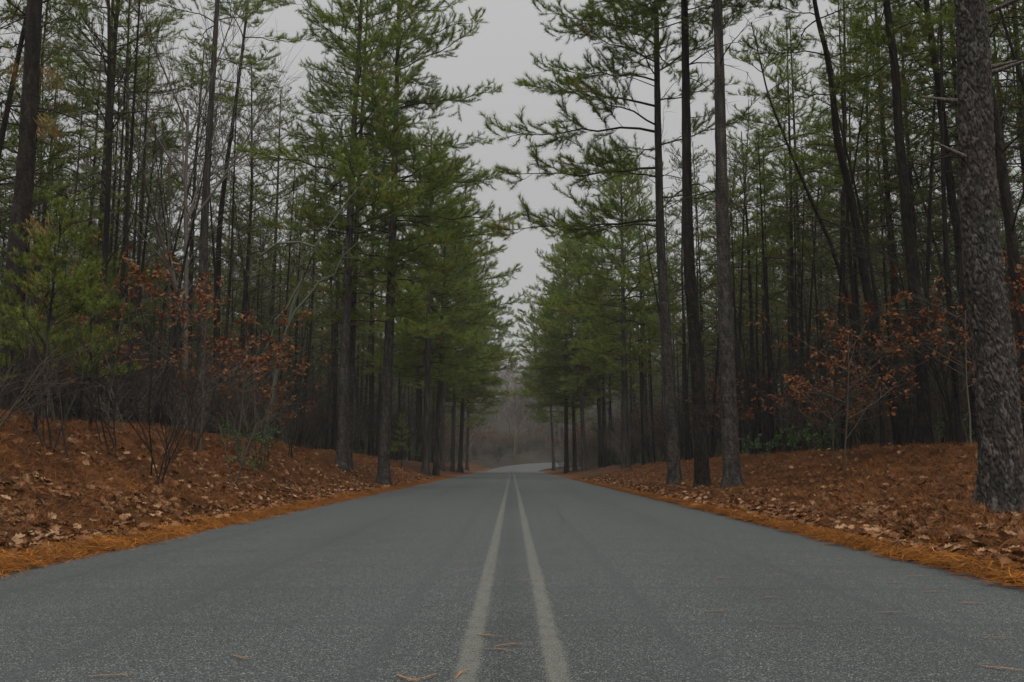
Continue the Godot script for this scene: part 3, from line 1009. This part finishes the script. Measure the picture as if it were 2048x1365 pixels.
	# the rest of the pine wood, one mass behind the trees that can be told apart
	for side in [-1.0, 1.0]:
		for kind in [4, 2]:
			var am := ArrayMesh.new()
			wood_trees[kind][4].fill(am, M.wood_needles)
			wood_trees[kind][3].fill(am, M.twig)
			var tm: ArrayMesh = wood_trees[kind][0]
			am.add_surface_from_arrays(Mesh.PRIMITIVE_TRIANGLES, tm.surface_get_arrays(0))
			am.surface_set_material(2, M.dark_bark)
			var at := []
			for k in 5000:
				var d := rr(55.0, 300.0)
				var x: float = side * rr(8.0, d * 0.66 + 12.0)
				if d > 96.0:
					var a := along(x, -d)
					if absf(a.y) < 9.0 or (side > 0.0 and x < 45.0 and d < 135.0) or (d > 120.0 and x > -30.0 and x < 55.0 and rng.randf() < 0.8):
						continue
				if at.size() >= 210:
					break
				if d < 96.0 and rng.randf() < 0.3:
					continue
				at.append(Transform3D(Basis(Vector3.UP, rr(0, TAU)).scaled(Vector3.ONE * rr(0.85, 1.2)), on_ground(x, -d, 0.2)))
			var mm := MultiMesh.new()
			mm.transform_format = MultiMesh.TRANSFORM_3D
			mm.mesh = am
			mm.instance_count = at.size()
			for k in at.size():
				mm.set_instance_transform(k, at[k])
			var mi := MultiMeshInstance3D.new()
			mi.multimesh = mm
			mi.name = numbered("distant_pine_wood")
			mi.set_meta("kind", "stuff")
			tag(mi, "%s mass of distant pines closing off the %s wood" % ["dense dark" if kind == 4 else "thinner ragged", "left" if side < 0.0 else "right"], "pine wood")
			add_child(mi)

func undergrowth() -> void:
	# pale leafless hardwoods on the slope that closes the view beyond the bend
	var n := 0
	var tries := 0
	while n < 230 and tries < 6000:
		tries += 1
		var d := rr(122.0, 235.0)
		var x := rr(-d * 0.2 - 4.0, d * 0.22 + 6.0)
		var a := along(x, -d)
		if absf(a.y) < 6.0:
			continue
		n += 1
		var k := rng.randi() % 4
		var s := rr(0.42, 0.66)
		var row := "at its foot" if d < 150.0 else "halfway up" if d < 190.0 else "at the top"
		plant("bare_tree", bare_trees[k], ["trunk"], "%s bare hardwood, misty slope, %s, %s" % [["slender", "forked", "pale", "crooked"][k] if s < 0.55 else ["tall slender", "tall forked", "tall pale", "tall crooked"][k], row, "left of the bend" if x < -20.0 else "near the bend" if x < -6.0 else "straight ahead" if x < 8.0 else "right of centre" if x < 22.0 else "far right"], "bare tree", "leafless trees on the hazy slope", x, -d, Vector3(s * 1.25, s * 1.1, s * 1.25), rr(0, TAU))
	# leafless hardwoods of the left wood, one of them with a lichen-covered limb
	var hard := [[-9.73, -27.0, 0.95, "pale grey leafless hardwood left of the upright grey-brown pine trunk"], [-16.5, -38.0, 1.05, "leafless hardwood back in the left wood behind the slim pine"], [14.0, -36.0, 0.9, "leafless hardwood among the dark trunks of the right wood"], [-13.5, -52.0, 1.05, "leafless hardwood far back in the left wood"]]
	for e in hard:
		plant("bare_tree", bare_trees[rng.randi() % 4], ["trunk"], e[3], "bare tree", "leafless trees in the pine wood", e[0], e[1], Vector3(0.6, e[2] * 0.7, 0.6), rr(0, TAU))
	var t := thing("lichen_tree", "bent hardwood with pale green lichen on its drooping limbs in left wood", "bare tree", "", on_ground(-7.0, -25.5, 0.1))
	var w := MB.new()
	w.tube([Vector3(0, 0, 0), Vector3(0.3, 2.2, 0), Vector3(0.75, 4.2, 0.1), Vector3(1.4, 5.9, 0.2), Vector3(2.3, 7.3, 0.1), Vector3(3.1, 8.3, 0)], [0.07, 0.06, 0.05, 0.035, 0.022, 0.008], 8, Color.WHITE)
	obj("trunk", w.mesh(M.lichen), t)
	for l in [[[0.95, 4.8], [0.55, 4.0], [0.15, 3.2], [-0.15, 2.5]], [[1.3, 5.8], [0.2, 5.9], [-0.5, 5.4], [-0.75, 4.6]], [[0.5, 3.2], [1.2, 4.4], [1.9, 5.0], [2.5, 5.9]]]:
		var b := MB.new()
		var pts := []
		for p in l:
			if pts.size():
				pts.append((pts[pts.size() - 1] as Vector3).lerp(Vector3(p[0], p[1], 0.12), 0.5) + rvec() * 0.13)
			pts.append(Vector3(p[0], p[1], 0.12))
		b.tube(pts, [0.034, 0.033, 0.03, 0.027, 0.022, 0.017, 0.011], 7, Color.WHITE)
		for k in 12:
			grow(b, null, pts[rng.randi_range(1, 6)], Vector3(rr(-1, 1), rr(-0.2, 1), rr(-0.5, 0.5)).normalized(), rr(0.5, 1.3), 0.01, 1, {"wander": 0.2, "rise": 0.0, "kids": 4, "keep": 1.0})
		obj("limb", b.mesh(M.lichen), t)
	# young pines
	young_pine(-6.5, -12.3, 3.3, "bright green young pine on the left bank, tallest of the saplings there")
	young_pine(-7.5, -13.4, 2.4, "young pine at the left edge, left of the tallest sapling")
	young_pine(-7.0, -15.0, 2.9, "young pine right of the tallest sapling on the left bank")
	young_pine(-6.8, -11.6, 1.6, "short dull green young pine lowest at the left edge")
	young_pine(-9.6, -20.0, 4.4, "tall thin young pine behind the left bank saplings")
	young_pine(-5.6, -46.0, 2.7, "round green young pine between trunks on the left verge")
	# oaks and beeches still holding rust-brown leaves
	var rust := [[-6.2, -18.0, 1.05, "rust-leaved oak sapling glowing on the left bank, largest of its kind there"], [-5.9, -19.5, 0.95, "rust-leaved sapling low beside the largest left oak sapling"], [-7.4, -16.5, 0.9, "sparse rust-leaved sapling behind the young green pines"], [-6.5, -23.0, 0.8, "small rust-leaved sapling left of the touching pine trunks"],
		[6.2, -17.0, 0.95, "orange-leaved oak sapling under the strongly leaning pine on the right"], [6.6, -18.6, 0.7, "orange-leaved sapling low behind the bare grey verge trunk"], [8.0, -15.8, 0.9, "orange-leaved sapling left of the massive plated trunk"], [6.3, -10.6, 0.7, "rust-leaved sprig peeking out right of the massive trunk"], [7.2, -30.0, 0.85, "rust-leaved sapling behind the three close right trunks"], 
		[-8.0, -92.0, 1.3, "tan beech sapling by the far left row"], [-6.8, -104.0, 1.5, "orange beech sapling left of the bend"], [-8.5, -112.0, 1.6, "tan beech sapling behind the left end of the row"], [7.4, -84.0, 1.2, "orange beech between the far right trunks"], [6.6, -92.0, 1.2, "tan beech left among the far right trunks"], [9.5, -70.0, 1.0, "rusty beech deeper behind the far right row"], [8.6, -58.0, 1.0, "rusty beech behind the pale green crown"]]
	for e in rust:
		plant("rust_leaf_sapling", rust_trees[rng.randi() % 4], ["stem", "leaves"], e[3], "sapling", "saplings with rust-brown leaves", e[0], e[1], Vector3.ONE * e[2], rr(0, TAU))
	for k in 34:
		var d := rr(126.0, 162.0)
		var x := rr(-16.0, 20.0)
		if absf(along(x, -d).y) < 5.0:
			continue
		plant("rust_leaf_sapling", rust_trees[k % 4], ["stem", "leaves"], "%s rust-coloured beech at the misty slope's foot, %s" % [["small", "broad", "upright", "sparse"][k % 4], "left of the bend" if x < -10.0 else "near the bend" if x < -4.0 else "straight beyond the bend" if x < 5.0 else "behind the farthest right pine"], "sapling", "beeches beyond the bend", x, -d, Vector3.ONE * rr(1.0, 1.5), rr(0, TAU))
	# leafless shrubs on the banks
	var near := [[-5.9, -9.9], [-6.3, -10.9], [-5.7, -11.5], [-6.6, -13.0], [-6.0, -13.6], [-5.6, -14.8], [-6.9, -16.0], [-5.9, -16.8], [-6.4, -18.6], [-5.5, -19.8], [-5.9, -21.6], [-6.6, -22.8], [-6.0, -24.5], [-6.7, -26.5], [-8.0, -18.0], [-7.6, -20.5], [-8.6, -23.0], [-5.2, -13.2], [-4.9, -16.2]]
	for k in near.size():
		var e: Array = near[k]
		var place: String = "at the left edge, below the green saplings" if k < 3 else "in front of the young pines" if k < 6 else "beside the rust-leaved oak sapling" if k < 10 else "toward the touching pine trunks"
		var look: String = ["grey leafless shrub", "pale twiggy shrub", "dark leafless shrub", "pale many-stemmed shrub", "dense leafless bush"][k % 5]
		plant("bare_shrub", shrubs[k % 5], ["stems"], "%s on the left bank %s" % [look, place], "shrub", "leafless shrubs on the left bank", e[0], e[1], Vector3.ONE * rr(0.65, 1.1), rr(0, TAU), Vector2(rr(-0.3, 0.3), rr(-0.2, 0.2)))
	for k in 190:
		var side := -1.0 if k % 2 else 1.0
		var d := rr(19.0, 75.0)
		var x := side * rr(8.5 if d < 40.0 else 6.5, 9.0 + d * 0.4)
		plant("bare_shrub", shrubs[rng.randi() % 5], ["stems"], "%s leafless thicket shrub, %s, %s" % [["dark", "wispy", "broad", "low"][(k / 2) % 4], "near" if d < 30.0 else "midway" if d < 48.0 else "deep", zone_text(x, d)], "shrub", "leafless undergrowth in the wood", x, -d, Vector3.ONE * rr(1.0, 2.3), rr(0, TAU))
	thicket()
	var green := [[-5.9, -20.0, 0.9, "small green-leaved holly on the left bank below the rust oak"], [-5.4, -18.3, 0.6, "tiny light green bush low on the left bank"], [8.0, -24.0, 1.0, "dark green holly in the shade right of the bare grey verge trunk"], [9.0, -18.6, 0.8, "holly at the foot of the dark pines beside the massive trunk"], [7.2, -26.0, 0.9, "holly behind the three close right trunks"], [10.0, -30.0, 1.1, "larger holly deep in the right wood"]]
	for e in green:
		plant("holly_bush", hollies[rng.randi() % 2], ["stems", "leaves"], e[3], "bush", "low evergreen bushes", e[0], e[1], Vector3.ONE * e[2], rr(0, TAU))

# brush that nobody could count, between and behind the trunks on both sides
func thicket() -> void:
	for side in [-1.0, 1.0]:
		for kind in 4:
			var at := []
			for k in 520:
				var d := 16.0 + 110.0 * pow(rng.randf(), 0.8)
				var x: float = side * rr(8.6 if d < 40.0 else 6.8, 10.0 + d * 0.62)
				if d > 100.0 and absf(along(x, -d).y) < 7.0:
					continue
				var s := rr(0.8, 1.9) if kind < 2 else rr(0.4, 0.9)
				if (kind == 2 and d < 26.0) or (kind == 3 and (d < 32.0 or x > 0.0 and d < 48.0)):
					continue
				at.append(Transform3D(Basis(Vector3.UP, rr(0, TAU)).scaled(Vector3(s, s * rr(0.8, 1.5), s)), on_ground(x, -d, 0.1)))
			var mm := MultiMesh.new()
			mm.transform_format = MultiMesh.TRANSFORM_3D
			if kind < 2:
				mm.mesh = shrubs[kind * 2 + 1 if kind == 0 else 2][0]
			else:
				var am := ArrayMesh.new()
				var src: Array = rust_trees[kind] if kind == 2 else hollies[0]
				for m in src:
					am.add_surface_from_arrays(Mesh.PRIMITIVE_TRIANGLES, m.surface_get_arrays(0))
					am.surface_set_material(am.get_surface_count() - 1, m.surface_get_material(0))
				mm.mesh = am
				at.resize(80 if kind == 2 else 120)
			mm.instance_count = at.size()
			for k in at.size():
				mm.set_instance_transform(k, at[k])
			var mi := MultiMeshInstance3D.new()
			mi.multimesh = mm
			mi.name = numbered("thicket")
			stuff(mi)
			tag(mi, "%s filling the %s wood between the trunks" % [["pale leafless brush", "dark leafless brush", "thin rust-leaved regrowth", "low green undergrowth"][kind], "left" if side < 0.0 else "right"], "undergrowth")
			add_child(mi)

	# brush that hides the ground beyond the bend
	for kind in 2:
		var at := []
		for k in 900:
			var d := rr(120.0, 175.0)
			var x := rr(-32.0, 40.0)
			if absf(along(x, -d).y) < 5.2 or at.size() > 240:
				continue
			var s := rr(0.5, 1.3)
			at.append(Transform3D(Basis(Vector3.UP, rr(0, TAU)).scaled(Vector3(s * 1.5, s, s * 1.5)), on_ground(x, -d, 0.15)))
		var mm := MultiMesh.new()
		mm.transform_format = MultiMesh.TRANSFORM_3D
		mm.mesh = shrubs[1 if kind == 0 else 4][0]
		mm.instance_count = at.size()
		for k in at.size():
			mm.set_instance_transform(k, at[k])
		var mi := MultiMeshInstance3D.new()
		mi.multimesh = mm
		mi.name = numbered("thicket")
		stuff(mi)
		tag(mi, ["pale brush covering the slope beyond the bend", "dark brush mixed in beyond the bend"][kind], "undergrowth")
		add_child(mi)

# ---------------------------------------------------------------- what lies on the ground
func scatter(called: String, label: String, category: String, mesh: Mesh, xf: Array, cols: Array) -> void:
	var mm := MultiMesh.new()
	mm.transform_format = MultiMesh.TRANSFORM_3D
	mm.use_colors = true
	mm.mesh = mesh
	mm.instance_count = xf.size()
	for k in xf.size():
		mm.set_instance_transform(k, xf[k])
		mm.set_instance_color(k, cols[k])
	var mi := MultiMeshInstance3D.new()
	mi.multimesh = mm
	mi.name = numbered(called)
	mi.set_meta("kind", "stuff")
	tag(mi, label, category)
	add_child(mi)

func lying(x: float, z: float, size: float, lift := 0.0) -> Transform3D:
	var e := 0.12
	var h := ground(x, z)
	var nn := Vector3(h - ground(x + e, z), e, h - ground(x, z + e)).normalized()
	var fx := Vector3(cos(rng.randf() * TAU), 0, sin(rng.randf() * TAU)).normalized()
	var side := fx.cross(nn).normalized()
	return Transform3D(Basis(nn.cross(side).normalized() * -1.0, nn, side).scaled(Vector3.ONE * size), Vector3(x, h + lift, z))

func needle(b: MB, p: Vector3, dir: Vector3, l: float, w: float, bend: Vector3, col: Color) -> void:
	var s := dir.cross(Vector3.UP).normalized() * w
	var m := p + dir * l * 0.5 + bend
	var q := p + dir * l + bend * rr(-0.4, 0.6)
	b.quad(p - s, p + s, m + s, m - s, col)
	b.tri(m - s, m + s, q, col)

func litter_mesh(count: int, spread: float, l: float, upright: bool) -> MB:
	var b := MB.new()
	for k in count:
		var a := rr(0, TAU)
		var dir := Vector3(cos(a), rr(0.1, 0.9) if upright else rr(-0.12, 0.25), sin(a)).normalized()
		var p := Vector3(rr(-1, 1), 0, rr(-1, 1)) * spread + Vector3(0, 0.05 if upright else rr(0.004, 0.04), 0)
		needle(b, p - dir * l * 0.5, dir, l * rr(0.7, 1.2), rr(0.0014, 0.0025), Vector3(rr(-1, 1), rr(0, 0.5), rr(-1, 1)) * 0.02, Color(1, 1, 1) * rr(0.45, 1.15))
	return b

func fallen_leaf_mesh() -> MB:
	var b := MB.new()
	var l := 0.1
	var curl := rr(0.2, 1.0)
	var lobes := []
	for k in 7:
		var t := k / 6.0
		lobes.append([t * l - l * 0.5, (0.012 + 0.03 * sin(t * PI)) * (0.62 if k % 2 else 1.15)])
	for k in 6:
		var x0: float = lobes[k][0]
		var x1: float = lobes[k + 1][0]
		var y0: float = 0.012 + curl * x0 * x0 * 5.0
		var y1: float = 0.012 + curl * x1 * x1 * 5.0
		for s in [-1.0, 1.0]:
			var w0: float = lobes[k][1] * s
			var w1: float = lobes[k + 1][1] * s
			var u0 := absf(w0) * curl * 0.8
			var u1 := absf(w1) * curl * 0.8
			b.quad(Vector3(x0, y0, 0), Vector3(x1, y1, 0), Vector3(x1, y1 + u1, w1), Vector3(x0, y0 + u0, w0), Color(1, 1, 1) * (1.0 if s > 0 else 0.9))
	return b

func leaf_color() -> Color:
	var k := rng.randf()
	if k < 0.16:
		return Color(1.0, 1.12, 1.25) * rr(0.8, 1.3)
	if k < 0.6:
		return Color(0.72, 0.66, 0.62) * rr(0.6, 1.1)
	return Color(0.6, 0.44, 0.32) * rr(0.4, 1.0)

func litter() -> void:
	# needle mats: brightest and deepest on the verge, thinner and browner up the banks
	for v in 4:
		var xf := []
		var cols := []
		var mesh := litter_mesh(26, 0.17, 0.17, v == 3).mesh(M.litter)
		for k in 16000:
			var z := -1.5 - 46.0 * pow(rng.randf(), 1.7)
			var side := -1.0 if rng.randf() < 0.5 else 1.0
			var edge := EDGE_L if side < 0.0 else EDGE_R
			var out := rr(-0.02, 1.1) if rng.randf() < 0.4 and v < 3 else rr(0.9 if v == 3 else 0.4, 5.5)
			out += 0.09 * low_noise.get_noise_2d(z * 4.0, side * 40.0)
			var x := side * (edge + out)
			if absf(x) > -z * 0.66 + 1.0:
				continue
			var patch := low_noise.get_noise_2d(x * 3.0 + 90.0, z * 3.0)
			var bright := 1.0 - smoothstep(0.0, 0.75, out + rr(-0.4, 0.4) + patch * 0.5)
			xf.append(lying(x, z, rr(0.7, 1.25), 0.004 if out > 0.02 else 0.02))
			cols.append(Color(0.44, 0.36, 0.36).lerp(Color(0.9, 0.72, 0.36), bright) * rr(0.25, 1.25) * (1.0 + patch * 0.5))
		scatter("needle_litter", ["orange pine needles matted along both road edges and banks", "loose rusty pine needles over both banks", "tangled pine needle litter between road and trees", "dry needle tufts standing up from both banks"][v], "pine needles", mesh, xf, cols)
	for v in 3:
		var xf := []
		var cols := []
		var mesh := fallen_leaf_mesh().mesh(M.leaf)
		for k in 17000:
			var z := -2.0 - 44.0 * pow(rng.randf(), 1.6)
			var side := -1.0 if rng.randf() < 0.6 else 1.0
			var edge := EDGE_L if side < 0.0 else EDGE_R
			var out := 0.22 + absf(rng.randfn(0.0, 1.0)) * 1.2 if rng.randf() < 0.5 else rr(0.8, 6.5)
			var x := side * (edge + out)
			if absf(x) > -z * 0.66 + 1.0 or low_noise.get_noise_2d(x * 5.0, z * 5.0 + 50.0) < rr(-0.5, 0.15) * (0.4 if side < 0.0 else 1.0):
				continue
			var t := lying(x, z, rr(0.45, 1.15), rr(0.01, 0.05))
			t.basis = t.basis * Basis.from_euler(Vector3(rr(-0.7, 0.7), 0, rr(-0.7, 0.7)))
			xf.append(t)
			cols.append(leaf_color())
		scatter("leaf_litter", ["brown fallen oak leaves strewn over both banks", "curled brown leaves lying among the pine needles", "small broken leaves scattered up both banks"][v], "fallen leaves", mesh, xf, cols)
	# pale leaves that stand out, one by one
	var leaves := []
	for v in 4:
		leaves.append(fallen_leaf_mesh().mesh(M.leaf))
	var pale := [[3.75, -7.0], [3.95, -7.2], [4.1, -7.5], [3.6, -7.4], [4.3, -7.3], [3.9, -8.1], [4.2, -8.3], [3.7, -9.3], [3.9, -10.2], [4.3, -10.4], [4.0, -11.0], [4.4, -11.6], [4.6, -12.2], [4.1, -12.4], [-4.2, -7.3], [-4.4, -7.9], [-4.3, -8.6], [-4.5, -9.0], [-4.4, -9.6], [-4.6, -10.4], [-4.3, -10.9], [-4.7, -8.2], [-4.9, -7.9], [-5.0, -9.0], [-4.6, -12.1], [-4.4, -13.0]]
	for k in pale.size():
		var right: bool = pale[k][0] > 0.0
		var o := obj("fallen_leaf", leaves[k % 4], self)
		o.transform = lying(pale[k][0], pale[k][1], rr(0.9, 1.3), 0.03)
		var mm: StandardMaterial3D = M.leaf.duplicate()
		mm.albedo_color = Color(0.33, 0.21, 0.13).linear_to_srgb()
		o.material_override = M.get_or_add("pale_leaf", mm)
		var near: String = "below the massive plated trunk" if right and k < 8 else "short of the three close trunks" if right else "nearest on the left bank's foot" if k < 19 else "further along the left bank's foot"
		tag(o, "pale curled oak leaf lying on needles %s" % near, "fallen leaf", "pale oak leaves on the verges")
	# sticks shed by the pines
	var sticks := [[4.3, -9.4, 20, "under the massive trunk"], [5.4, -13.5, 70, "halfway up the right bank"], [4.2, -15.0, -30, "short of the bare grey verge trunk"], [6.5, -12.0, 10, "on top of the right bank"], [-4.6, -9.2, 40, "low on the nearest left bank"], [-5.2, -11.0, -20, "in the middle of the nearest left bank"], [-5.6, -9.0, 80, "high at the left edge"], [-4.8, -14.5, 15, "below the young pines"], [-5.3, -17.5, -60, "below the rust-leaved oak"], [-4.7, -21.0, 30, "further along the left bank"], [4.1, -19.0, 60, "at the foot of the bare grey verge trunk"]]
	for e in sticks:
		var o := obj("fallen_stick", dead_m[rng.randi() % 8], self)
		var g: float = deg_to_rad(e[2])
		var p0 := on_ground(e[0], e[1])
		var p1 := on_ground(e[0] + cos(g) * 0.6, e[1] - sin(g) * 0.6)
		o.transform = Transform3D(Basis(Vector3.UP, g) * Basis(Vector3.BACK, atan2(p1.y - p0.y, 0.6)), p0 + Vector3(0, 0.04, 0)).scaled_local(Vector3(0.6, 0.25, 0.6))
		tag(o, "bare fallen pine stick lying on litter %s" % e[3], "stick", "sticks shed on the banks")
	# cones
	var cb := MB.new()
	for r in 6:
		for j in 8:
			var an := TAU * (j + 0.5 * (r % 2)) / 8.0
			var h := -0.035 + r * 0.013
			var rad := 0.03 * sin((r + 0.8) / 6.6 * PI) + 0.006
			var d := Vector3(0, cos(an), sin(an))
			var s := Vector3(0, -sin(an), cos(an)) * rad * 0.45
			var p := Vector3(h, 0, 0)
			cb.quad(p + d * rad * 0.4 - s, p + d * rad * 0.4 + s, p + Vector3(0.012, 0, 0) + d * rad + s * 0.7, p + Vector3(0.012, 0, 0) + d * rad - s * 0.7, Color.WHITE * rr(0.7, 1.2))
			cb.tri(p + Vector3(0.012, 0, 0) + d * rad - s * 0.7, p + Vector3(0.012, 0, 0) + d * rad + s * 0.7, p + Vector3(0.02, 0, 0) + d * rad * 0.6, Color.WHITE * 0.8)
	var core := SphereMesh.new()
	core.radius = 0.02
	core.height = 0.07
	core.radial_segments = 10
	core.rings = 6
	core.material = M.cone
	var cm := cb.mesh(M.cone)
	var cones := [[3.32, -7.9, "leftmost pine cone on the right verge, at the mat's edge"], [3.51, -8.0, "brown pine cone just right of the leftmost one"], [4.14, -8.44, "pine cone among pale leaves below the massive trunk"], [3.54, -6.74, "nearest pine cone, on the orange mat at far right"], [4.4, -9.06, "farthest pine cone beside the massive trunk's foot"]]
	for e in cones:
		var t := thing("pine_cone", e[2], "pine cone", "pine cones on the right verge", on_ground(e[0], e[1]) + Vector3(0, 0.035, 0), rr(0, TAU))
		obj("scales", cm, t)
		var co := obj("core", core, t)
		co.rotation.z = PI / 2
	# single needle bundles on the asphalt
	var at := [[-0.04, -3.62, -25], [0.02, -3.71, 3], [0.11, -5.76, -2], [-0.30, -6.30, 25], [1.04, -4.63, 18], [1.43, -5.07, 5], [1.25, -4.17, -15], [2.42, -5.76, -8], [2.69, -6.10, -8], [2.75, -5.76, -10], [2.75, -6.45, 0], [2.46, -4.92, -20], [2.09, -3.95, -8], [1.78, -3.35, -35], [-1.37, -3.25, 12], [-0.99, -3.52, -30], [-0.29, -3.20, 50], [-1.57, -7.85, 5], [-1.45, -6.95, 0], [1.14, -9.27, 0], [2.58, -7.14, -6], [1.77, -6.10, 4], [2.41, -7.33, 3], [3.02, -7.99, -8], [1.89, -4.59, -8], [2.47, -5.35, -8], [1.39, -5.96, 0], [-0.08, -3.93, -30], [-0.34, -3.16, -50], [-0.16, -3.24, 70], [1.52, -10.11, 4], [3.02, -8.5, 0], [2.3, -6.3, 5], [2.1, -7.9, -5]]
	var looks := ["straight", "bowed", "forked", "curved"]
	for k in at.size():
		var b := MB.new()
		var bend := rr(-0.03, 0.03)
		for j in 3:
			needle(b, Vector3(-0.09, 0.004, 0), Vector3(1, 0.01, rr(-0.06, 0.06) * (1.0 if k % 4 < 3 else 2.5)).normalized(), rr(0.13, 0.175), 0.0014, Vector3(0, 0.004, bend + rr(-0.006, 0.006)), Color(1, 1, 1) * rr(0.6, 1.0))
		var e: Array = at[k]
		var where: String = "between the painted lines in front" if absf(e[0]) < 0.13 else "on the left lane" if e[0] < 0.0 else "near the right road edge" if e[0] > 2.2 else "on the right lane"
		var o := obj("pine_needle_bundle", b.mesh(M.litter), self)
		o.position = Vector3(e[0], 0.003 - absf(e[0]) * 0.006, e[1])
		o.rotation.y = deg_to_rad(e[2])
		tag(o, "%s orange needle bundle on asphalt %s, %s" % [looks[k % 4], where, "nearest the camera" if e[1] > -4.0 else "a few steps on" if e[1] > -6.2 else "further up the road"], "pine needles", "needle bundles fallen on the road")
